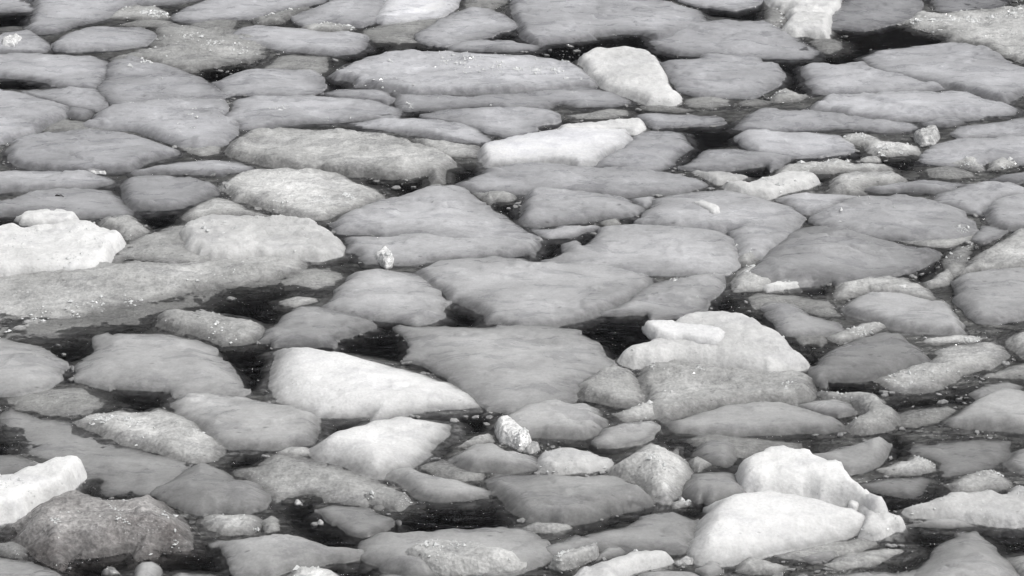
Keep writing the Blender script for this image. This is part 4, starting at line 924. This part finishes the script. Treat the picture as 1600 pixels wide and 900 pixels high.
# ---------------------------------------------------------------- slush: sunken ice that greys the narrow gaps, open where the water is black
def build_slush():
    polys = []
    for line in HOLES.strip().splitlines():
        S = np.array([at(*map(float, q.split(',')), -.03) for q in line.split()])
        polys.append(S if area(S) > 0 else S[::-1])
    hw_ = lambda y: y * .235 + 1.8
    y0, y1 = at(800, 1010)[1], at(800, -110)[1]
    ny = int((y1 - y0) / .075)
    nx = 190
    XY = []
    for j in range(ny + 1):
        y = y0 + (y1 - y0) * j / ny
        hw = hw_(y)
        XY += [(-hw + 2 * hw * i / nx, y) for i in range(nx + 1)]
    XY = np.array(XY)
    gap = np.full(len(XY), 9.0)
    for S in polys:
        lo, hi = S.min(0) - .6, S.max(0) + .6
        m = np.where(((XY > lo) & (XY < hi)).all(1))[0]
        if len(m):
            d = dist(S, XY[m]) * np.where(inside(S, XY[m]), -1, 1)
            gap[m] = np.minimum(gap[m], d)
    verts, thick = [], []
    for (x, y), g in zip(XY, gap):
        n = fbm(x, y, 1.1, 5.5, 3)
        zs = -.014 + .020 * n + .010 * fbm(x, y, 7.0, 2.2, 2) - .08 * max(0, min(1, (.12 - g) / .3))
        verts.append((x, y, min(zs, -.007)))
        k = max(0.0, min(1.0, (g + .05 + .10 * fbm(x, y, 5.0, 9.1, 2)) / .22))
        thick.append(k * (.86 + .35 * n) * max(0.0, min(1.0, (hw_(y) - abs(x)) / 1.2)) * max(0.0, min(1.0, (y - y0) / .5, (y1 - y) / 1.5)))
    faces = []
    for j in range(ny):
        for i in range(nx):
            a = j * (nx + 1) + i
            q = (a, a + 1, a + nx + 2, a + nx + 1)
            if max(thick[v] for v in q) > .02:
                faces.append(q)
    o = mesh_obj('slush', verts, faces, MAT['d'])
    o.data.attributes.new('thickness', 'FLOAT', 'POINT').data.foreach_set('value', [max(0.0, min(.95, q)) for q in thick])
    o.color = (.56, .56, .55, 1)
    o['kind'] = 'stuff'
    o['label'] = 'grey slush and sunken ice under the water between the floes'
    o['category'] = 'slush'
build_slush()

# ---------------------------------------------------------------- brash: small shards and crumbs afloat in the gaps
def build_brash():
    rnd = random.Random(11)
    cand = []
    y0, y1 = at(800, 930)[1], at(800, -20)[1]
    for _ in range(26000):
        y = y0 + (y1 - y0) * rnd.random()
        hw = y * .222 + .2
        cand.append((rnd.uniform(-hw, hw), y))
    Q = np.array(cand)
    free = np.ones(len(Q), bool)
    edge = np.full(len(Q), 9.0)
    for P in LOOPS:
        lo, hi = P.min(0) - .2, P.max(0) + .2
        m = np.where(((Q > lo) & (Q < hi)).all(1) & free)[0]
        if len(m):
            free[m[inside(P, Q[m])]] = False
            edge[m] = np.minimum(edge[m], dist(P[::2], Q[m]))
    vs, fs, n = [], [], 0
    for (x, y), ok, e in zip(cand, free, edge):
        if not ok or n > 1100:
            continue
        if fbm(x, y, .9, 3.3, 2) + rnd.uniform(-.5, .5) < (.12 if e < .035 else .62):
            continue
        s = .006 + .026 * rnd.random() ** 4
        k = rnd.choice((4, 5, 5, 6))
        a0, fl = rnd.uniform(0, 6.28), rnd.uniform(.3, .6)
        tx, ty = rnd.uniform(-.3, .3), rnd.uniform(-.3, .3)
        st = rnd.uniform(.9, 1.9)
        b = len(vs)
        loop = [(math.cos(a0 + j * 6.283 / k) * s * st * rnd.uniform(.7, 1.2), math.sin(a0 + j * 6.283 / k) * s * rnd.uniform(.7, 1.2)) for j in range(k)]
        for sc_, zz in ((.82, s * fl), (1.0, s * fl * .3), (.8, -s * .8)):
            for px, py in loop:
                vs.append((x + px * sc_, y + py * sc_, zz + (tx * px + ty * py) * (zz > 0)))
        fs.append(tuple(range(b, b + k)))
        for r_ in (0, 1):
            for j in range(k):
                fs.append((b + r_ * k + j, b + (r_ + 1) * k + j, b + (r_ + 1) * k + (j + 1) % k, b + r_ * k + (j + 1) % k))
        fs.append(tuple(b + 2 * k + j for j in reversed(range(k))))
        n += 1
    o = mesh_obj('brash_ice', vs, fs, MAT['g'], smooth=False)
    o.data.attributes.new('thickness', 'FLOAT', 'POINT').data.foreach_set('value', [.92] * len(vs))
    o.color = (.40, .40, .40, 1)
    o['kind'] = 'stuff'
    o['label'] = 'small ice shards and crumbs floating in the gaps between floes'
    o['category'] = 'brash ice'
    print('brash', n)
build_brash()

# ---------------------------------------------------------------- a twig on one floe
mt, tt, to = new_mat('dark_wood')
pt = N(tt, 'ShaderNodeBsdfPrincipled')
pt.inputs['Roughness'].default_value = .8
tt.links.new(ramp(tt, noise_tex(tt, mapped(tt, (1, 1, 1)), 60, 4), [(.3, .008), (.7, .03)]), pt.inputs['Base Color'])
tt.links.new(pt.outputs[0], to.inputs['Surface'])
def twig(px0, py0, px1, py1, z):
    a, b = at(px0, py0, z), at(px1, py1, z)
    vs, fs = [], []
    for k in range(9):
        s = k / 8
        x, y = a + (b - a) * s
        r = .008 * (1.1 - .5 * s)
        zz = z + .012 * math.sin(s * 3.1) + .004 * math.sin(s * 11)
        for j in range(6):
            an = j * math.pi / 3
            vs.append((x, y + r * math.cos(an), zz + r * math.sin(an)))
        if k:
            for j in range(6):
                fs.append(((k - 1) * 6 + j, (k - 1) * 6 + (j + 1) % 6, k * 6 + (j + 1) % 6, k * 6 + j))
    fs += [tuple(range(5, -1, -1)), tuple(range(48, 54))]
    o = mesh_obj('twig', vs, fs, mt)
    o['label'] = 'short black twig lying on a rounded grey floe'
    o['category'] = 'twig'
twig(86.5, 306, 99.5, 307, height_under(np.array([at(93, 307, .09), at(92, 307, .09)])) + .006)
